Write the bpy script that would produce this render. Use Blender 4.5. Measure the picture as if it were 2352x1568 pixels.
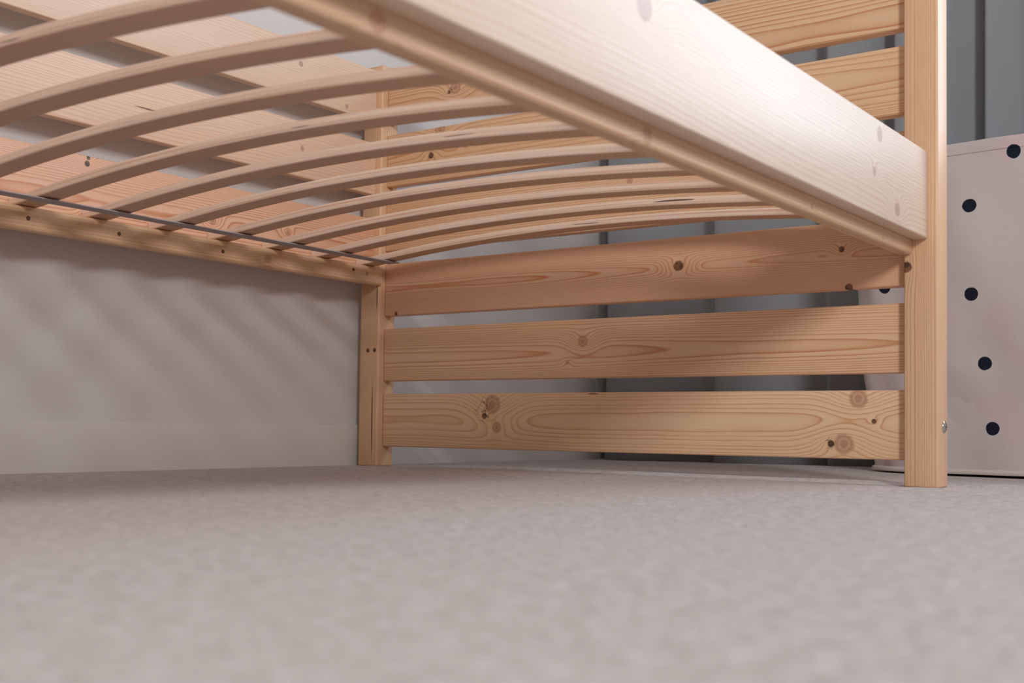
import bpy, bmesh, math, random
from mathutils import Vector, Matrix

for o in list(bpy.data.objects):
    bpy.data.objects.remove(o)
scene = bpy.context.scene
C = scene.collection

# ------------------------------------------------------------------ camera
F_PX = 2733.786
YAW, PITCH, ROLL = 0.62325, 0.04145, 0.01327
CAM = Vector((1.47325, -1.62726, 0.07366))
fwd = Vector((-math.sin(YAW) * math.cos(PITCH), math.cos(YAW) * math.cos(PITCH), math.sin(PITCH)))
rt = fwd.cross(Vector((0, 0, 1))).normalized()
up = rt.cross(fwd)
r2 = rt * math.cos(ROLL) + up * math.sin(ROLL)
u2 = -rt * math.sin(ROLL) + up * math.cos(ROLL)
cd = bpy.data.cameras.new('camera')
cam = bpy.data.objects.new('camera', cd)
C.objects.link(cam)
M = Matrix((r2, u2, -fwd)).transposed().to_4x4()
M.translation = CAM
cam.matrix_world = M
cd.sensor_width = 36.0
cd.lens = F_PX * 36.0 / 2352.0
cd.shift_y = 84.5 / 2352.0
cd.clip_start = 0.02
cd.dof.use_dof = True
cd.dof.focus_distance = 1.85
cd.dof.aperture_fstop = 6.3
scene.camera = cam

# ------------------------------------------------------------------ world, light, exposure
scene.view_settings.view_transform = 'Standard'
scene.view_settings.look = 'None'
scene.view_settings.gamma = 1.0
scene.view_settings.use_curve_mapping = False
scene.view_settings.exposure = -0.30
w = bpy.data.worlds.new('world')
scene.world = w
w.use_nodes = True
bg = w.node_tree.nodes['Background']
bg.inputs[0].default_value = (1.0, 0.965, 0.96, 1)
bg.inputs[1].default_value = 0.43


def area(name, loc, target, sx, sy, power, col):
    l = bpy.data.lights.new(name, 'AREA')
    l.shape = 'RECTANGLE'
    l.size, l.size_y = sx, sy
    l.energy = power
    l.color = col
    o = bpy.data.objects.new(name, l)
    C.objects.link(o)
    o.location = loc
    d = Vector(target) - Vector(loc)
    o.rotation_euler = d.to_track_quat('-Z', 'Y').to_euler()
    return o


# daylight through the window in the right wall (key) and through the window beside the curtain
area('window_daylight', (3.24, -2.55, 1.62), (0.4, -0.2, 0.2), 0.48, 0.68, 76, (0.94, 0.965, 1.0))
area('window_daylight', (1.80, 1.02, 1.30), (1.2, -1.0, 0.5), 1.10, 1.30, 34, (0.78, 0.86, 1.0))


# ------------------------------------------------------------------ helpers
def link(name, me, mat=None, parent=None, loc=(0, 0, 0)):
    o = bpy.data.objects.new(name, me)
    C.objects.link(o)
    o.location = loc
    if mat:
        me.materials.append(mat)
    if parent:
        o.parent = parent
    return o


def tag(o, label, cat, group=None):
    o['label'] = label
    o['category'] = cat
    if group:
        o['group'] = group


def empty(name, loc, label, cat):
    o = bpy.data.objects.new(name, None)
    C.objects.link(o)
    o.location = loc
    tag(o, label, cat)
    return o


def finish(bm, name, smooth=True):
    me = bpy.data.meshes.new(name)
    bmesh.ops.recalc_face_normals(bm, faces=bm.faces)
    bm.to_mesh(me)
    bm.free()
    if smooth:
        for p in me.polygons:
            p.use_smooth = True
        try:
            me.set_sharp_from_angle(angle=math.radians(40))
        except Exception:
            pass
    return me


def box(name, lo, hi, mat, parent=None, bev=0.0, seg=3, edges=None, kind=None):
    """box with its origin in its low corner; bev rounds all edges (or those picked by edges(mid, dir))"""
    sx, sy, sz = (hi[i] - lo[i] for i in range(3))
    bm = bmesh.new()
    bmesh.ops.create_cube(bm, size=1.0)
    for v in bm.verts:
        v.co = Vector(((v.co.x + .5) * sx, (v.co.y + .5) * sy, (v.co.z + .5) * sz))
    if bev:
        es = [e for e in bm.edges if edges is None or edges((e.verts[0].co + e.verts[1].co) / 2, (e.verts[0].co - e.verts[1].co))]
        bmesh.ops.bevel(bm, geom=es, offset=bev, segments=seg, profile=.5, affect='EDGES', clamp_overlap=True)
    o = link(name, finish(bm, name, bool(bev)), mat, parent, lo)
    if kind:
        o['kind'] = kind
    return o


class NT:
    def __init__(s, name):
        s.m = bpy.data.materials.new(name)
        s.m.use_nodes = True
        s.t = s.m.node_tree
        s.p = s.t.nodes['Principled BSDF']

    def n(s, typ, **kw):
        nd = s.t.nodes.new(typ)
        for k, v in kw.items():
            setattr(nd, k, v)
        return nd

    def set(s, sock, v):
        if isinstance(v, bpy.types.NodeSocket):
            s.t.links.new(v, sock)
        elif v is not None:
            sock.default_value = v

    def math(s, op, a, b=None, c=None, clamp=False):
        nd = s.n('ShaderNodeMath', operation=op, use_clamp=clamp)
        for i, v in enumerate((a, b, c)):
            if v is not None:
                s.set(nd.inputs[i], v)
        return nd.outputs[0]

    def comb(s, x, y, z):
        nd = s.n('ShaderNodeCombineXYZ')
        for i, v in enumerate((x, y, z)):
            s.set(nd.inputs[i], v)
        return nd.outputs[0]

    def noise(s, vec, scale=1.0, detail=2.0, rough=.5):
        nd = s.n('ShaderNodeTexNoise')
        s.set(nd.inputs['Vector'], vec)
        nd.inputs['Scale'].default_value = scale
        nd.inputs['Detail'].default_value = detail
        nd.inputs['Roughness'].default_value = rough
        return nd.outputs['Fac']

    def ramp(s, fac, stops, interp='LINEAR'):
        nd = s.n('ShaderNodeValToRGB')
        cr = nd.color_ramp
        cr.interpolation = interp
        while len(cr.elements) < len(stops):
            cr.elements.new(0.5)
        for e, (p, c) in zip(cr.elements, stops):
            e.position = p
            e.color = c if len(c) == 4 else (*c, 1)
        s.set(nd.inputs[0], fac)
        return nd.outputs[0]

    def mix(s, fac, a, b, mode='MIX'):
        nd = s.n('ShaderNodeMix', data_type='RGBA', blend_type=mode)
        s.set(nd.inputs[0], fac)
        for i, v in ((6, a), (7, b)):
            s.set(nd.inputs[i], v if isinstance(v, bpy.types.NodeSocket) else (*v, 1) if len(v) == 3 else v)
        return nd.outputs[2]

    def sstep(s, x, a, b):
        nd = s.n('ShaderNodeMapRange', interpolation_type='SMOOTHSTEP')
        s.set(nd.inputs[0], x)
        nd.inputs[1].default_value = a
        nd.inputs[2].default_value = b
        nd.inputs[3].default_value = 0
        nd.inputs[4].default_value = 1
        return nd.outputs[0]

    def bump(s, h, strength=.3, dist=.001):
        nd = s.n('ShaderNodeBump')
        nd.inputs['Strength'].default_value = strength
        nd.inputs['Distance'].default_value = dist
        s.set(nd.inputs['Height'], h)
        s.t.links.new(nd.outputs[0], s.p.inputs['Normal'])


EARLY = (0.79, 0.52, 0.325)
LATE = (0.54, 0.21, 0.08)


def pine(name, u='x', v='z', seed=0.0, v0=0.05, d0=0.05, dk=0.0, amp=0.012, freq=140.0, early=EARLY, late=LATE,
         contrast=1.04, knots=(), streaks=(), rough=.42, width=1.0, ufreq=2.2, purple=0.0, cracks=(), bulge=1.9, wander=.03):
    """pine sawn out of a log: rings are circles about an axis at cross position v0 and depth d0 (+dk per metre).
    knots: (u, v, radius, kind) kind 0 live reddish, 1 dark dead; streaks: (u, v, half length, half width) resin streaks"""
    N = NT(name)
    tc = N.n('ShaderNodeTexCoord')
    sp = N.n('ShaderNodeSeparateXYZ')
    N.t.links.new(tc.outputs['Object'], sp.inputs[0])
    ax = dict(x=sp.outputs[0], y=sp.outputs[1], z=sp.outputs[2])
    t = [k for k in 'xyz' if k not in (u, v)][0]
    U, V, T = ax[u], ax[v], ax[t]
    n1 = N.noise(N.comb(N.math('MULTIPLY_ADD', U, ufreq, seed), N.math('MULTIPLY', V, 7.0), N.math('MULTIPLY', T, 7.0)), 1.0, 2.5, .55)
    n2 = N.noise(N.comb(N.math('MULTIPLY_ADD', U, 1.1, seed * 3.7), seed, 4.2), 1.0, 1.0)
    wob = N.math('MULTIPLY', N.math('SUBTRACT', n1, .5), amp * 2)
    d = N.math('ADD', N.math('MULTIPLY_ADD', U, dk, d0), N.math('MULTIPLY', N.math('SUBTRACT', n2, .5), wander))
    dv = N.math('SUBTRACT', V, v0)
    dt = N.math('ADD', T, d)
    R = N.math('SQRT', N.math('ADD', N.math('MULTIPLY', dv, dv), N.math('MULTIPLY', dt, dt)))
    R = N.math('ADD', R, wob)
    kmask = kdark = rmin = None
    kn = N.noise(tc.outputs['Object'], 85.0, 2.0)
    kno = N.math('MULTIPLY', N.math('SUBTRACT', kn, .5), .45)
    for (ku, kv, kr, kind) in knots:
        a = N.math('DIVIDE', N.math('SUBTRACT', U, ku), kr)
        b = N.math('DIVIDE', N.math('SUBTRACT', V, kv), kr)
        a2 = N.math('MULTIPLY', a, a)
        b2 = N.math('MULTIPLY', b, b)
        rho2 = N.math('ADD', a2, b2)
        # the grain swells round the knot
        g = N.math('EXPONENT', N.math('MULTIPLY', N.math('MULTIPLY_ADD', a2, .10, N.math('MULTIPLY', b2, .30)), -1.0))
        R = N.math('MULTIPLY_ADD', g, bulge * kr, R)
        rr = N.math('SQRT', rho2)
        rmin = rr if rmin is None else N.math('MINIMUM', rmin, rr)
        rho = N.math('ADD', N.math('SQRT', rho2), kno)
        m = N.math('SUBTRACT', 1.0, N.sstep(rho, .62 if kind == 0 else .75, 1.15))
        if kind == 1:
            kdark = m if kdark is None else N.math('MAXIMUM', kdark, m)
        else:
            kmask = m if kmask is None else N.math('MAXIMUM', kmask, m)
    # uneven year rings
    n1d = N.n('ShaderNodeTexNoise', noise_dimensions='1D')
    N.set(n1d.inputs['W'], N.math('MULTIPLY_ADD', R, 60.0, seed * 11))
    n1d.inputs['Scale'].default_value = 1.0
    n1d.inputs['Detail'].default_value = 1.0
    ph = N.math('MULTIPLY_ADD', R, freq, N.math('MULTIPLY', n1d.outputs[0], 2.6))
    fr = N.math('FRACT', ph)
    e2 = tuple(a * .93 + b * .07 for a, b in zip(early, late))
    e3 = tuple(a * .62 + b * .38 for a, b in zip(early, late))
    line = N.ramp(fr, [(0.0, (.16,) * 3), (.08, (0,) * 3), (.45, (.05,) * 3), (.80 - .08 * width, (.32,) * 3), (.93, (1,) * 3), (1.0, (.35,) * 3)])
    n3 = N.noise(N.comb(N.math('MULTIPLY_ADD', U, 3.0, seed), N.math('MULTIPLY', V, 25.0), N.math('MULTIPLY', T, 25.0)), 1.0, 2.0)
    fac = N.math('MULTIPLY', line, N.math('MULTIPLY_ADD', n3, contrast * 1.1, contrast * .35), clamp=True)
    col = N.mix(fac, early, late)
    # broad warm / pale zones and fine fibre
    col = N.mix(N.math('MULTIPLY', N.sstep(n1, .38, .72), .35), col, tuple(c * k for c, k in zip(early, (.93, .80, .68))))
    fib = N.noise(N.comb(N.math('MULTIPLY_ADD', U, 22.0, seed), N.math('MULTIPLY', V, 900.0), N.math('MULTIPLY', T, 900.0)), 1.0, 1.0)
    fib2 = N.math('MULTIPLY_ADD', fib, .22, .89)
    col = N.mix(1.0, col, N.comb(fib2, fib2, fib2), 'MULTIPLY')
    if kmask is not None:
        krim = N.math('SINE', N.math('MULTIPLY', N.math('ADD', rmin, N.math('MULTIPLY', kno, .35)), 15.0))
        kc = N.mix(N.math('MULTIPLY_ADD', krim, .5, .5), (0.47, 0.235, 0.135), (0.58, 0.34, 0.21))
        kc = N.mix(N.math('MULTIPLY', N.math('SUBTRACT', 1.0, N.sstep(rmin, .0, .45)), .55), kc, (0.30, 0.10, 0.05))
        if purple:
            kc = N.mix(purple, kc, (0.50, 0.36, 0.34))
        col = N.mix(N.math('MULTIPLY', kmask, .85), col, kc)
        rim = N.math('MULTIPLY', kmask, N.math('SUBTRACT', 1.0, kmask))
        col = N.mix(N.math('MULTIPLY', rim, 1.6), col, (0.40, 0.17, 0.08))
    for (cu, cv, cr_, cw) in cracks:
        a = N.math('DIVIDE', N.math('SUBTRACT', U, cu), cr_)
        b = N.math('DIVIDE', N.math('SUBTRACT', V, cv), cr_ * 1.1)
        q = N.math('SUBTRACT', 1.0, N.sstep(N.math('ADD', N.math('MULTIPLY', a, a), N.math('MULTIPLY', b, b)), .2, 1.0))
        cn = N.noise(N.comb(N.math('MULTIPLY', U, 70.0), N.math('MULTIPLY', V, 60.0), seed), 1.0, 3.0, .6)
        ln = N.math('SUBTRACT', 1.0, N.sstep(N.math('ABSOLUTE', N.math('SUBTRACT', cn, .52)), .0, cw))
        col = N.mix(N.math('MULTIPLY', N.math('MULTIPLY', ln, q), .85), col, (0.11, 0.05, 0.018))
    if kdark is not None:
        kc = N.mix(N.sstep(kn, .4, .6), (0.05, 0.022, 0.012), (0.22, 0.08, 0.035))
        col = N.mix(N.math('MULTIPLY', kdark, .95), col, kc)
    for (su, sv, sl, sw) in streaks:
        a = N.math('DIVIDE', N.math('SUBTRACT', U, su), sl)
        b = N.math('DIVIDE', N.math('ADD', N.math('SUBTRACT', V, sv), N.math('MULTIPLY', wob, .25)), sw)
        q = N.math('ADD', N.math('MULTIPLY', a, a), N.math('MULTIPLY', b, b))
        col = N.mix(N.math('MULTIPLY', N.math('SUBTRACT', 1.0, N.sstep(q, .45, 1.1)), .9), col, (0.16, 0.05, 0.018))
    N.set(N.p.inputs['Base Color'], col)
    N.p.inputs['Roughness'].default_value = rough
    N.p.inputs['IOR'].default_value = 1.48
    N.bump(N.math('MULTIPLY_ADD', fac, .6, N.math('MULTIPLY', fib, .5)), .18, .0006)
    return N.m


# ------------------------------------------------------------------ materials of the room
def mat_wall():
    N = NT('painted_wall')
    tc = N.n('ShaderNodeTexCoord')
    n = N.noise(tc.outputs['Object'], 260.0, 3.0, .6)
    n2 = N.noise(tc.outputs['Object'], 3.0, 2.0)
    N.set(N.p.inputs['Base Color'], N.mix(n2, (0.70, 0.65, 0.62), (0.74, 0.69, 0.66)))
    N.p.inputs['Roughness'].default_value = .85
    N.bump(n, .35, .0012)
    return N.m


def mat_board():
    N = NT('painted_baseboard')
    tc = N.n('ShaderNodeTexCoord')
    n = N.noise(tc.outputs['Object'], 120.0, 2.0)
    N.p.inputs['Base Color'].default_value = (0.76, 0.71, 0.67, 1)
    N.p.inputs['Roughness'].default_value = .5
    N.bump(n, .1, .0006)
    return N.m


def mat_carpet():
    N = NT('carpet')
    tc = N.n('ShaderNodeTexCoord')
    n = N.noise(tc.outputs['Object'], 420.0, 3.0, .7)
    n2 = N.noise(tc.outputs['Object'], 70.0, 3.0, .6)
    n3 = N.noise(tc.outputs['Object'], 2.2, 2.0)
    n4 = N.noise(tc.outputs['Object'], 130.0, 2.0, .6)
    f = N.math('ADD', N.math('MULTIPLY', n2, .55), N.math('MULTIPLY', n4, .45))
    c = N.ramp(f, [(.37, (0.38, 0.31, 0.28)), (.50, (0.53, 0.45, 0.415)), (.63, (0.68, 0.60, 0.565))])
    c = N.mix(N.math('MULTIPLY', n3, .35), c, (0.54, 0.44, 0.40))
    c = N.mix(N.math('MULTIPLY', N.sstep(n, .35, .7), .25), c, (0.66, 0.58, 0.54))
    N.set(N.p.inputs['Base Color'], c)
    N.p.inputs['Roughness'].default_value = .95
    N.p.inputs['Specular IOR Level'].default_value = .15
    try:
        N.p.inputs['Sheen Weight'].default_value = .25
        N.p.inputs['Sheen Roughness'].default_value = .5
    except KeyError:
        pass
    N.bump(N.math('ADD', N.math('MULTIPLY', n, .5), N.math('MULTIPLY', n4, .9)), .9, .004)
    return N.m


def mat_plain(name, col, rough=.6, metal=0.0, bumpscale=None, bs=.2):
    N = NT(name)
    N.p.inputs['Roughness'].default_value = rough
    N.p.inputs['Metallic'].default_value = metal
    tc = N.n('ShaderNodeTexCoord')
    n = N.noise(tc.outputs['Object'], bumpscale or 80.0, 2.0)
    N.set(N.p.inputs['Base Color'], N.mix(n, tuple(c * .93 for c in col), tuple(min(1, c * 1.07) for c in col)))
    if bumpscale:
        N.bump(n, bs, .0008)
    return N.m


WALL = mat_wall()
BASEB = mat_board()
CARPET = mat_carpet()

# ------------------------------------------------------------------ the room
XW = -0.070           # wall face
YB = 0.905            # back wall face
FRONT, RIGHT, TOP = -4.2, 3.2, 2.5


def ground(x, y):
    h = .0016 * math.sin(2.1 * x + 1.3 * y) + .0012 * math.sin(5.3 * x - 3.7 * y + 1.0)
    # a soft ridge where the posts press the pile down, running from post to post
    h += .0045 * math.exp(-((y - .075 + .02 * math.sin(3 * x)) / .030) ** 2) * (1 / (1 + math.exp(-(x - .12) * 25)))
    h += .0030 * math.exp(-((y + .10) / .10) ** 2)
    # the pile lies level under the posts and along the walls
    k = min(1, max(0, (x - XW) / .12)) * min(1, max(0, (YB - y) / .1))
    for px in (-.023, .984):
        for py in (.022, -1.957):
            q = ((x - px) ** 2 + (y - py) ** 2) / .07 ** 2
            k *= 1 - math.exp(-q)
    return h * k


def make_floor():
    def axis(a, b, fine0, fine1, cs, fs):
        out, p = [], a
        while p < b - 1e-6:
            out.append(p)
            p += fs if fine0 <= p < fine1 else cs
        out.append(b)
        return out
    xs = axis(XW, RIGHT, XW, 1.9, .12, .02)
    ys = axis(FRONT, YB, -1.7, .9, .12, .0125)
    vs = [(x, y, ground(x, y)) for y in ys for x in xs]
    n = len(xs)
    fs = [(j * n + i, j * n + i + 1, (j + 1) * n + i + 1, (j + 1) * n + i) for j in range(len(ys) - 1) for i in range(n - 1)]
    me = bpy.data.meshes.new('floor')
    me.from_pydata(vs, [], fs)
    for p in me.polygons:
        p.use_smooth = True
    o = link('floor', me, CARPET)
    o['kind'] = 'structure'


make_floor()
box('wall_left', (XW - .1, FRONT, -.02), (XW, YB + .1, TOP), WALL, kind='structure')


def wall_with_hole(name, axis, face, outer, a0, a1, h0, h1, w0, w1):
    """a wall with one window opening; axis 'x' = runs along x"""
    bm = bmesh.new()
    A = sorted({a0, h0[0], h0[1], a1})
    Z = [w0, h1[0], h1[1], w1]

    def cell(p0, p1, z0, z1):
        lo = (p0, min(face, outer), z0) if axis == 'x' else (min(face, outer), p0, z0)
        hi = (p1, max(face, outer), z1) if axis == 'x' else (max(face, outer), p1, z1)
        g = bmesh.ops.create_cube(bm, size=1.0)
        for v in g['verts']:
            v.co = Vector([lo[i] + (v.co[i] + .5) * (hi[i] - lo[i]) for i in range(3)])
    for i in range(3):
        for j in range(3):
            if i == 1 and j == 1:
                continue
            cell(A[i], A[i + 1], Z[j], Z[j + 1])
    o = link(name, finish(bm, name, False), WALL)
    o['kind'] = 'structure'


wall_with_hole('wall_back', 'x', YB, YB + .1, XW, RIGHT + .1, (1.22, 2.38), (.62, 1.98), -.02, TOP)
wall_with_hole('wall_right', 'y', RIGHT, RIGHT + .1, FRONT, YB, (-2.9, -2.2), (1.15, 2.08), -.02, TOP)
FRAME = mat_plain('white_window_frame', (0.75, 0.75, 0.74), .4)


def window(name, axis, pos, a0, a1, z0, z1, mullion=True):
    bm = bmesh.new()
    t = .045
    mid = (a0 + a1) / 2
    bars = [(a0, a0 + t, z0, z1), (a1 - t, a1, z0, z1), (a0 + t, a1 - t, z0, z0 + t), (a0 + t, a1 - t, z1 - t, z1)]
    if mullion:
        bars.append((mid - t / 2, mid + t / 2, z0 + t, z1 - t))
    for (p0, p1, q0, q1) in bars:
        lo = (p0, pos, q0) if axis == 'x' else (pos, p0, q0)
        hi = (p1, pos + .05, q1) if axis == 'x' else (pos + .05, p1, q1)
        g = bmesh.ops.create_cube(bm, size=1.0)
        for v in g['verts']:
            v.co = Vector([lo[i] + (v.co[i] + .5) * (hi[i] - lo[i]) for i in range(3)])
    o = link(name, finish(bm, name, False), FRAME)
    o['kind'] = 'structure'


window('window_1', 'x', YB + .03, 1.22, 2.38, .62, 1.98)
window('window_2', 'y', RIGHT + .045, -2.9, -2.2, 1.15, 2.08, False)

# baseboards
rnd_top = lambda m, d: m.z > .07 and abs(d.z) < 1e-6
box('baseboard_left', (XW, FRONT, 0), (XW + .0090, YB, .0755), BASEB, bev=.002, edges=rnd_top, kind='structure')
box('baseboard_back', (XW + .012, YB - .012, 0), (RIGHT, YB, .0755), BASEB, bev=.002, edges=rnd_top, kind='structure')

# ------------------------------------------------------------------ the bed
W, PW, PE, REC = 0.9609, 0.0460, 0.0448, 0.01485
Z0, Z1 = 0.3361, 0.4555
bed = empty('bed_frame', (W / 2, -.98, 0), 'unfinished pine bed frame with arched slats, seen from underneath', 'bed')
YN = -1.98            # the near end's post face


def bp(o):
    """parent to the bed without moving"""
    o.parent = bed
    o.location = Vector(o.location) - bed.location
    return o


PALE = (0.78, 0.565, 0.37)
OR = (0.74, 0.455, 0.25)
# posts
def post(x, y, mat):
    return bp(box('post', (x, y, 0), (x + PW, y + PE, .7431), mat, bev=.003, seg=3))


pl = post(-PW, 0, pine('pine_left_post', 'z', 'x', 1.3, v0=.08, d0=.02, freq=330, amp=.0012, wander=.008, bulge=.6, contrast=0.91,
                       knots=((.213, .021, .0042, 1), (.213, .037, .0040, 1)), streaks=((.085, .0335, .075, .0016), (.315, .041, .03, .0013)), ufreq=1.2))
pr = post(W, 0, pine('pine_right_post', 'z', 'x', 7.7, v0=.09, d0=.04, freq=330, amp=.0012, wander=.01, bulge=.7, contrast=0.72, early=(0.80, 0.54, 0.335),
                     knots=((.2995, .0035, .008, 1),), ufreq=1.2))
pw = pine('pine_near_posts', 'z', 'x', 3.1, v0=.08, d0=.02, freq=330, amp=.0012, wander=.008, ufreq=1.2)
p3 = post(-PW, YN - PE, pw)
p4 = post(W, YN - PE, pw)

# end boards
HB, T1 = .0966, .1326
specs = [
    dict(seed=11.2, v0=.050, d0=.034, dk=-.004, freq=260, amp=.004, contrast=0.78, early=(0.83, 0.575, 0.36), width=.6, wander=.03, bulge=1.1,
         knots=((.252, .077, .0165, 0), (.262, .038, .0095, 0), (.235, .057, .0055, 1), (.893, .085, .0135, 0), (.915, .053, .0036, 1), (.872, .021, .0145, 0), (.853, .021, .0050, 1)),
         cracks=((.234, .068, .024, .035), (.852, .022, .010, .03)), streaks=((.455, .0945, .012, .0013),)),
    dict(seed=4.6, v0=.042, d0=.022, dk=.010, freq=330, amp=.0022, contrast=1.03, wander=.022, bulge=1.3,
         knots=((.434, .0600, .0095, 0), (.405, .026, .0036, 0))),
    dict(seed=23.4, v0=.050, d0=.016, dk=.008, freq=560, amp=.0022, contrast=1.13, early=(0.77, 0.485, 0.31), late=(0.62, 0.235, 0.095), wander=.022, bulge=1.0,
         knots=((.608, .052, .0085, 1), (.868, .058, .0046, 1), (.029, .004, .004, 1), (.879, .0025, .006, 1))),
    dict(seed=31.9, v0=.16, d0=.05, freq=330, amp=.004, contrast=0.86, early=(0.79, 0.53, 0.325), wander=.03, bulge=1.2, knots=((.52, .075, .006, 0),)),
    dict(seed=45.1, v0=.06, d0=.03, dk=.01, freq=260, amp=.004, contrast=0.86, early=(0.79, 0.535, 0.325), wander=.03, bulge=1.2,
         knots=((.106, .047, .0062, 1), (.126, .092, .012, 0), (.185, .055, .004, 0))),
    dict(seed=52.8, v0=.02, d0=.03, dk=.01, freq=240, amp=.004, contrast=1.02, early=(0.79, 0.53, 0.325), wander=.035, bulge=1.2,
         knots=((.160, .042, .0115, 0), (.146, .036, .0035, 1)), cracks=((.148, .038, .010, .03),)),
]
boards = []
for i, s in enumerate(specs):
    zt = T1 + .12 * i
    m = pine('pine_end_board', 'x', 'z', **s)
    boards.append(bp(box('end_board', (0, REC, zt - HB), (W, REC + .021, zt), m, bev=.0028)))
for b in list(boards):
    c = b.copy()
    C.objects.link(c)
    c.location.y = (YN - REC - .021) - bed.location.y

# side rails and guard boards (the guard stands only on the wall side)
XI = -.0135
rail_front = pine('pine_front_rail', 'y', 'z', 9.4, v0=-.05, d0=.10, dk=.0, freq=340, amp=.0045, contrast=0.72, early=(0.76, 0.635, 0.51), late=(0.62, 0.38, 0.25), rough=.38, purple=.6, bulge=1.6,
                  knots=((1.783, .102, .0095, 0), (1.764, .053, .0058, 0), (1.850, .020, .009, 0), (1.20, .085, .012, 0)))
bp(box('side_rail', (.9724, YN, Z0), (.9938, 0, Z1), rail_front, bev=.0025))
rail_back = pine('pine_back_rail', 'y', 'z', 17.7, v0=.055, d0=.030, dk=.0, freq=520, amp=.003, contrast=1.10, early=(0.84, 0.52, 0.35), late=(0.62, 0.25, 0.12), wander=.02, bulge=1.2,
                 knots=((1.370, .1080, .0045, 1), (1.372, .1165, .0032, 1), (1.60, .060, .0075, 0), (1.763, .063, .0055, 0), (1.38, .035, .006, 0)))
bp(box('side_rail', (XI - .021, YN, Z0), (XI, 0, Z1), rail_back, bev=.0025))
gm1 = pine('pine_lower_guard', 'y', 'z', 27.1, v0=-.03, d0=.06, freq=300, amp=.004, contrast=0.65, early=(0.86, 0.62, 0.46), late=(0.70, 0.37, 0.22), purple=.5, bulge=1.5,
           knots=((1.792, .050, .0045, 0), (1.55, .05, .006, 0)), streaks=((1.475, .046, .030, .0014), (1.375, .062, .030, .0012), (1.545, .002, .012, .002)))
gm2 = pine('pine_upper_guard', 'y', 'z', 37.9, v0=.15, d0=.06, freq=330, amp=.004, contrast=0.59, early=(0.86, 0.65, 0.49), late=(0.71, 0.42, 0.26), purple=.5, bulge=1.5,
           knots=((1.9, .012, .004, 0), (1.785, .06, .005, 0)))
bp(box('guard_board', (XI - .018, YN, .5000), (XI, 0, .5966), gm1, bev=.0025))
bp(box('guard_board', (XI - .018, YN, .6363), (XI, 0, .7334), gm2, bev=.0025))

# ledgers that carry the slats, rounded along their lower edges
low = lambda m, d: m.z < .01 and abs(d.y) > .1
lf = bp(box('slat_ledger', (.9530, YN, .3165), (.9724, -.0005, .3632),
            pine('pine_front_ledger', 'y', 'z', 61.3, v0=.09, d0=.02, freq=300, amp=.002, wander=.01, bulge=.8, contrast=0.65, early=(0.68, 0.46, 0.30),
                 knots=((1.245, .010, .008, 0), (1.62, .008, .004, 0), (1.86, .006, .003, 0), (.9, .01, .008, 0))), bev=.0042, seg=5, edges=low))
lb = bp(box('slat_ledger', (XI, YN, .3310), (.0060, -.0005, .3632),
            pine('pine_back_ledger', 'y', 'z', 73.3, v0=.09, d0=.02, freq=300, amp=.002, wander=.01, bulge=.9, contrast=0.65, early=(0.74, 0.49, 0.30),
                 knots=((1.701, .0150, .0075, 0), (1.940, .0175, .0045, 0))), bev=.0050, seg=5, edges=low))
SCREW = mat_plain('dark_screw', (0.16, 0.11, 0.07), .45, .7)


def cyl(name, r, h, axis, loc, mat, parent=None, dome=0.0, seg=20):
    """disc with a rounded rim along +x (axis=(1,0,0))"""
    bm = bmesh.new()
    prof = [(r, 0.0)] + [(r * math.cos(a), h * .35 + (h * .65 + dome) * math.sin(a)) for a in [i * math.pi / 2 / 6 for i in range(6)]]
    rings = []
    for (rr, z) in prof:
        rings.append([bm.verts.new((z, rr * math.cos(2 * math.pi * k / seg), rr * math.sin(2 * math.pi * k / seg))) for k in range(seg)])
    for a, b in zip(rings, rings[1:]):
        for k in range(seg):
            bm.faces.new((a[k], a[(k + 1) % seg], b[(k + 1) % seg], b[k]))
    bm.faces.new(rings[-1])
    bm.faces.new(list(reversed(rings[0])))
    o = link(name, finish(bm, name), mat, parent, loc)
    if axis == -1:
        o.rotation_euler = (0, 0, math.pi)
    return o


# screws in their countersunk holes
HOLE = mat_plain('drilled_hole', (0.10, 0.05, 0.025), .9)
for y, z in ((-.7118, .3478), (-.5671, .3468), (-.3743, .3460), (-.0755, .3520), (-.905, .3475), (-1.10, .3475), (-1.30, .3475), (-1.5, .3475), (-1.7, .3475)):
    o = cyl('screw', .0030, .0006, 1, (0, 0, 0), HOLE, lb)
    o.location = Vector((.0060, y, z)) - Vector((XI, YN, .3310))
    s = cyl('screw_head', .0019, .0009, 1, (0.0, 0, 0), SCREW, None)
    # join the little head with its hole ring so the screw is one part
    me = o.data
    bm = bmesh.new()
    bm.from_mesh(me)
    n0 = len(bm.faces)
    bm.from_mesh(s.data)
    bm.faces.ensure_lookup_table()
    for f in bm.faces[n0:]:
        f.material_index = 1
    bm.to_mesh(me)
    bm.free()
    me.materials.append(SCREW)
    bpy.data.objects.remove(s)

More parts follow.
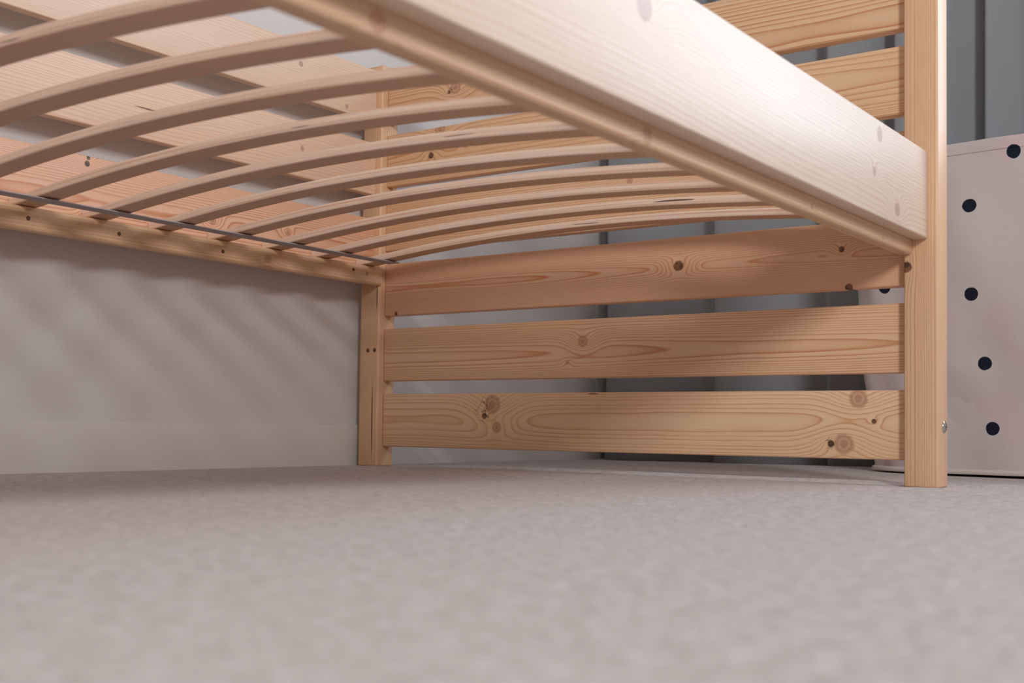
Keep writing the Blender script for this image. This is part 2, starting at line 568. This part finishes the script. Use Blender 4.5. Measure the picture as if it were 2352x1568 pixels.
# chrome bolts through the posts
CHROME = mat_plain('chrome', (0.62, 0.60, 0.58), .16, 1.0)
for (pst, x, y, z, ax) in ((pr, W + PW, .0263, .0825, 1), (p4, W + PW, YN - PE + .022, .0825, 1), (pr, W + PW, .0263, .690, 1)):
    if pst is pr and z > .5:
        continue
    o = cyl('bolt', .0084, .0020, ax, (0, 0, 0), CHROME, pst, dome=.0012, seg=28)
    o.location = Vector((PW, y - (0 if pst is pr else YN - PE), z))
    o['label'] = 'chrome bolt head'
    # cross recess
    r = box('bolt_recess', (0, 0, 0), (.0004, .0008, .0075), HOLE)
    me = o.data
    me.materials.append(HOLE)
    bm = bmesh.new()
    bm.from_mesh(me)
    for sy, sz in ((.0006, .0042), (.0042, .0006)):
        g = bmesh.ops.create_cube(bm, size=1.0)
        for v in g['verts']:
            v.co = Vector((.0026 + v.co.x * .0016, v.co.y * sy * 2, v.co.z * sz * 2))
        for f in {f for v in g['verts'] for f in v.link_faces}:
            f.material_index = 1
    bm.to_mesh(me)
    bm.free()
    bpy.data.objects.remove(r)

# arched laminated slats
def mat_slat():
    N = NT('laminated_birch')
    tc = N.n('ShaderNodeTexCoord')
    uv = N.n('ShaderNodeSeparateXYZ')
    N.t.links.new(tc.outputs['UV'], uv.inputs[0])
    sp = N.n('ShaderNodeSeparateXYZ')
    N.t.links.new(tc.outputs['Object'], sp.inputs[0])
    oi = N.n('ShaderNodeObjectInfo')
    rnd = N.math('MULTIPLY', oi.outputs['Random'], 37.0)
    U, PLY = uv.outputs[0], uv.outputs[1]
    wob = N.noise(N.comb(N.math('MULTIPLY', U, 1.5), rnd, 0.0), 1.0, 2.0)
    ply = N.math('ADD', PLY, N.math('MULTIPLY', N.math('SUBTRACT', wob, .5), .10))
    n1 = N.n('ShaderNodeTexNoise', noise_dimensions='2D')
    N.set(n1.inputs['Vector'], N.comb(N.math('MULTIPLY_ADD', ply, 5.0, rnd), N.math('MULTIPLY', U, 1.6), 0))
    n1.inputs['Scale'].default_value = 1.3
    n1.inputs['Detail'].default_value = 1.5
    col = N.ramp(n1.outputs[0], [(.36, (0.74, 0.46, 0.33)), (.44, (0.87, 0.66, 0.52)), (.56, (0.84, 0.61, 0.46)), (.66, (0.88, 0.69, 0.55))])
    # glue lines between the plies
    gl = N.math('ABSOLUTE', N.math('SUBTRACT', N.math('FRACT', N.math('MULTIPLY', ply, 6.0)), .5))
    col = N.mix(N.math('MULTIPLY', N.sstep(gl, .38, .49), .50), col, (0.46, 0.245, 0.16))
    # underside veneer painted darker, as shade against the lit front edge
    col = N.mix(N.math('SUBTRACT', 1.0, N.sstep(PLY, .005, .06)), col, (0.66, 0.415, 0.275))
    fib = N.noise(N.comb(N.math('MULTIPLY_ADD', U, 14.0, rnd), N.math('MULTIPLY', sp.outputs[1], 420.0), N.math('MULTIPLY', PLY, 9.0)), 1.0, 2.0)
    f2 = N.math('MULTIPLY_ADD', fib, .34, .83)
    col = N.mix(1.0, col, N.comb(f2, f2, f2), 'MULTIPLY')
    # gaps in the inner plies
    gp = N.noise(N.comb(N.math('MULTIPLY_ADD', U, 9.0, rnd), N.math('MULTIPLY', PLY, 3.2), rnd), 1.0, 0.0)
    side = N.math('MULTIPLY', N.sstep(PLY, .2, .35), N.math('SUBTRACT', 1.0, N.sstep(PLY, .65, .8)))
    gap = N.math('MULTIPLY', N.sstep(gp, .755, .775), side)
    col = N.mix(N.math('MULTIPLY', gap, .9), col, (0.07, 0.03, 0.02))
    N.set(N.p.inputs['Base Color'], col)
    N.p.inputs['Roughness'].default_value = .55
    N.bump(fib, .12, .0005)
    return N.m


SLAT_W, SLAT_T = .0335, .0110


def slat_under(x):
    s = (x - .478) / .478
    return .3645 + .0280 * (1 - s * s)


def make_slat_mesh():
    bm = bmesh.new()
    uvl = bm.loops.layers.uv.new('UVMap')
    n = 40
    x0, x1 = XI + .001, .9715
    # section (y across, ply 0..1 through the thickness), corners rounded
    c = .0022
    sec = []
    for (cy, cz, a0) in ((SLAT_W - c, c, -90), (SLAT_W - c, SLAT_T - c, 0), (c, SLAT_T - c, 90), (c, c, 180)):
        for k in range(4):
            a = math.radians(a0 + 30 * k)
            sec.append((cy + c * math.cos(a), cz + c * math.sin(a)))
    rings = []
    for i in range(n + 1):
        x = x0 + (x1 - x0) * i / n
        xx = min(max(x, 0.0), .956)
        z = slat_under(xx) - .3645
        sl = -2 * .0275 * (xx - .478) / .478 ** 2
        if x < 0 or x > .956:
            sl = 0
        k = 1 / math.sqrt(1 + sl * sl)
        rings.append([(bm.verts.new((x - sl * k * t, y, z + t * k)), t / SLAT_T, x) for (y, t) in sec])
    m = len(sec)
    for a, b in zip(rings, rings[1:]):
        for j in range(m):
            q = (a[j], a[(j + 1) % m], b[(j + 1) % m], b[j])
            f = bm.faces.new([e[0] for e in q])
            for lp, e in zip(f.loops, q):
                lp[uvl].uv = (e[2], e[1])
    for ring, rev in ((rings[0], True), (rings[-1], False)):
        q = list(reversed(ring)) if rev else ring
        f = bm.faces.new([e[0] for e in q])
        for lp, e in zip(f.loops, q):
            lp[uvl].uv = (e[2], e[1])
    return finish(bm, 'bed_slat')


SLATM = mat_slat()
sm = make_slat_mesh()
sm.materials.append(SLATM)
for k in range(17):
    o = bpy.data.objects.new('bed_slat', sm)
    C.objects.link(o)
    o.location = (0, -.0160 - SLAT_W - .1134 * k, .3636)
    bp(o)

# grey webbing straps stapled under the slats
STRAP = mat_plain('grey_webbing', (0.42, 0.375, 0.38), .8, 0, 900.0, .4)
for xa in (.034, .895):
    z = slat_under(xa) - .0016 if xa < .5 else slat_under(xa + .027) - .0016
    o = bp(box('webbing_strap', (xa, -.0165 - .1134 * 16 - SLAT_W, z), (xa + .027, -.0140, z + .0014), STRAP))
    o['label'] = 'grey webbing strap under the slats'

# ------------------------------------------------------------------ curtain
def mat_cloth(name, col, weave=1400.0, wrinkle=.5):
    N = NT(name)
    tc = N.n('ShaderNodeTexCoord')
    n = N.noise(tc.outputs['Object'], weave, 1.0)
    n2 = N.noise(tc.outputs['Object'], 6.0, 3.0)
    N.set(N.p.inputs['Base Color'], N.mix(n2, tuple(c * .94 for c in col), tuple(c * 1.05 for c in col)))
    N.p.inputs['Roughness'].default_value = .9
    N.p.inputs['Specular IOR Level'].default_value = .2
    N.bump(N.math('ADD', N.math('MULTIPLY', n, .3), n2), wrinkle, .003)
    return N.m


def curtain():
    root = empty('curtain', (.9, .82, .0), 'floor-length grey curtain in soft vertical folds behind the end of the bed', 'curtain')
    xs0, xs1 = -.050, 1.16
    n = 320
    zs = [0.002, .3, .8, 1.4, 2.0, 2.28]
    pts = []
    edges = [-.115, .000, .288, .550, .690, .775, .870, .985, 1.20]
    for i in range(n + 1):
        q = xs0 + (xs1 - xs0) * i / n
        k = max(a for a in range(len(edges)) if edges[a] <= q)
        f = (q - edges[k]) / (edges[k + 1] - edges[k])
        if f < .82:       # the cloth falls back slowly, then turns under the next fold
            g = f / .82
            y = .797 + .070 * (1 - math.cos(g * math.pi * .93)) / 2 + .0055 * math.sin(9 * g + k * 2)
            x = q + .018 * g
        else:
            g = (f - .82) / .18
            y = .797 + (.070 * (1 - math.cos(math.pi * .93)) / 2 + .0055 * math.sin(9 + k * 2)) * (1 - g) + .0055 * math.sin((k + 1) * 2) * g
            x = q + .018 * math.cos(g * math.pi / 2)
        pts.append((x, y))
    bm = bmesh.new()
    rows = []
    for z in zs:
        sc = 1 - .15 * z / 2.28
        row = []
        for i, (x, y) in enumerate(pts):
            s = xs0 + (xs1 - xs0) * i / n
            row.append(bm.verts.new((s + (x - s) * sc + .003 * math.sin(4 * z + 3 * s), .838 + (y - .838) * sc + .003 * math.sin(3 * z + 7 * s), z)))
        rows.append(row)
    for a, b in zip(rows, rows[1:]):
        for i in range(n):
            bm.faces.new((a[i], a[i + 1], b[i + 1], b[i]))
    me = finish(bm, 'fabric', False)
    for p in me.polygons:
        p.use_smooth = True
    o = link('fabric', me, mat_cloth('grey_curtain_fabric', (0.31, 0.315, 0.33), 1500, .25))
    o.parent = root
    o.location = -Vector(root.location)
    md = o.modifiers.new('thickness', 'SOLIDIFY')
    md.thickness = .0015
    # rod
    bm = bmesh.new()
    bmesh.ops.create_cone(bm, cap_ends=True, segments=20, radius1=.012, radius2=.012, depth=3.2)
    for v in bm.verts:
        v.co = Vector((v.co.z, v.co.y, v.co.x))
    r = link('rod', finish(bm, 'rod'), mat_plain('brushed_steel', (.5, .5, .5), .35, .9), root)
    r.location = Vector((1.52, .838, 2.29)) - root.location
    for xx in (-.02, 1.5, 3.0):
        b = box('bracket', (0, 0, 0), (.02, YB - .838, .02), mat_plain('bracket_steel', (.5, .5, .5), .35, .9), root)
        b.location = Vector((xx, .838, 2.28)) - root.location


curtain()

# ------------------------------------------------------------------ polka dot fabric basket
def basket():
    cx, cy = 1.10, .62
    A, B, H = .41, .15, .578
    root = empty('fabric_basket', (cx, cy, 0), 'large pale pink-grey fabric basket printed with black dots, beside the curtain', 'basket')
    dots = [(.9957, .5498), (.9237, .4648), (.9262, .3122), (.9466, .1934), (.9583, .0829), (.7632, .3375), (1.048, .290), (1.075, .44),
            (1.10, .15), (1.17, .53), (1.20, .35), (1.23, .20), (1.29, .44), (1.34, .30), (1.37, .10), (1.42, .50), (.84, .20), (.81, .06), (.80, .50), (1.48, .2)]
    N = NT('dotted_fabric')
    tc = N.n('ShaderNodeTexCoord')
    sp = N.n('ShaderNodeSeparateXYZ')
    N.t.links.new(tc.outputs['Object'], sp.inputs[0])
    wn = N.noise(tc.outputs['Object'], 60.0, 1.0)
    acc = None
    for (dx, dz) in dots:
        a = N.math('SUBTRACT', sp.outputs[0], dx - cx)
        b = N.math('SUBTRACT', sp.outputs[2], dz)
        d = N.math('SQRT', N.math('ADD', N.math('MULTIPLY', a, a), N.math('MULTIPLY', b, b)))
        acc = d if acc is None else N.math('MINIMUM', acc, d)
    acc = N.math('MULTIPLY_ADD', N.math('SUBTRACT', wn, .5), .003, acc)
    mask = N.math('SUBTRACT', 1.0, N.sstep(acc, .0112, .0122))
    n2 = N.noise(tc.outputs['Object'], 9.0, 3.0)
    pk = N.noise(tc.outputs['Object'], 13.0, 0.0)
    col = N.mix(n2, (0.60, 0.545, 0.535), (0.66, 0.60, 0.585))
    col = N.mix(N.math('MULTIPLY', N.sstep(pk, .66, .76), .35), col, (0.74, 0.50, 0.50))
    col = N.mix(mask, col, (0.010, 0.014, 0.030))
    N.set(N.p.inputs['Base Color'], col)
    N.p.inputs['Roughness'].default_value = .85
    N.p.inputs['Specular IOR Level'].default_value = .2
    weave = N.noise(tc.outputs['Object'], 1300.0, 1.0)
    N.bump(N.math('MULTIPLY_ADD', weave, .12, N.noise(tc.outputs['Object'], 14.0, 3.0)), .5, .006)
    FAB = N.m
    HEM = mat_cloth('hem_fabric', (0.68, 0.61, 0.56), 1300, .2)

    def ring(z, sc, seg=96, wr=1.0, dz=None):
        out = []
        for k in range(seg):
            a = 2 * math.pi * k / seg
            ca, sa = math.cos(a), math.sin(a)
            e = 2 / 2.6
            x = A * sc * math.copysign(abs(ca) ** e, ca)
            y = B * sc * math.copysign(abs(sa) ** e, sa)
            wv = wr * (.0035 * math.sin(5 * a + 13 * z) + .0025 * math.sin(11 * a - 9 * z + 2) + .002 * math.sin(17 * a + 22 * z))
            # slanting creases on the lower front
            wv += wr * .0045 * math.exp(-((z - .20 + .35 * (x + .24)) / .022) ** 2) * (1 if sa < 0 else 0) * max(0, 1 - abs(x + .20) / .12)
            wv -= wr * .0045 * math.exp(-((z - .13 + .40 * (x + .24)) / .018) ** 2) * (1 if sa < 0 else 0) * max(0, 1 - abs(x + .21) / .09)
            zz = z
            if dz:
                zz = z - dz * abs(ca) ** 2
            out.append((x + ca * wv, y + sa * wv, zz))
        return out

    def prof(z):
        t = z / H
        return .925 + .075 * math.sin(min(1, t / .62) * math.pi / 2) - .02 * max(0, t - .62) / .38

    def loft(name, rings, mat, cap=False):
        bm = bmesh.new()
        vr = [[bm.verts.new(p) for p in r] for r in rings]
        s = len(vr[0])
        for a, b in zip(vr, vr[1:]):
            for k in range(s):
                bm.faces.new((a[k], a[(k + 1) % s], b[(k + 1) % s], b[k]))
        if cap:
            bm.faces.new(vr[0])
            bm.faces.new(vr[-1])
        else:
            a, b = vr[-1], vr[0]
            for k in range(s):
                bm.faces.new((a[k], a[(k + 1) % s], b[(k + 1) % s], b[k]))
        return link(name, finish(bm, name), mat, root)

    DZ = .0
    rings = []
    n = 44
    for i in range(n + 1):
        z = .004 + (H - .02 - .004) * i / n
        rings.append(ring(z, prof(z), dz=DZ * max(0, z / H - .5) * 2))
    for i in range(4):      # inside wall, down to an inner bottom
        z = H - .02 - (H - .05) * i / 3
        rings.append(ring(z, prof(z) - .03, wr=0, dz=DZ * max(0, z / H - .5) * 2))
    loft('body', rings, FAB, cap=True)
    hem = []
    zt = H - .022
    for (z, k) in ((zt, .0), (zt + .001, .008), (zt + .010, .009), (zt + .019, .008), (zt + .0215, .002), (zt + .019, -.02), (zt, -.022)):
        hem.append(ring(z, prof(z) + k, dz=DZ))
    loft('top_hem', hem, FAB)
    pip = []
    for k in range(8):
        a = 2 * math.pi * k / 8
        pip.append(ring(.0085 + .0045 * math.sin(a), prof(0) + .010 + .010 * math.cos(a), wr=.3))
    loft('bottom_hem', pip, HEM)


basket()
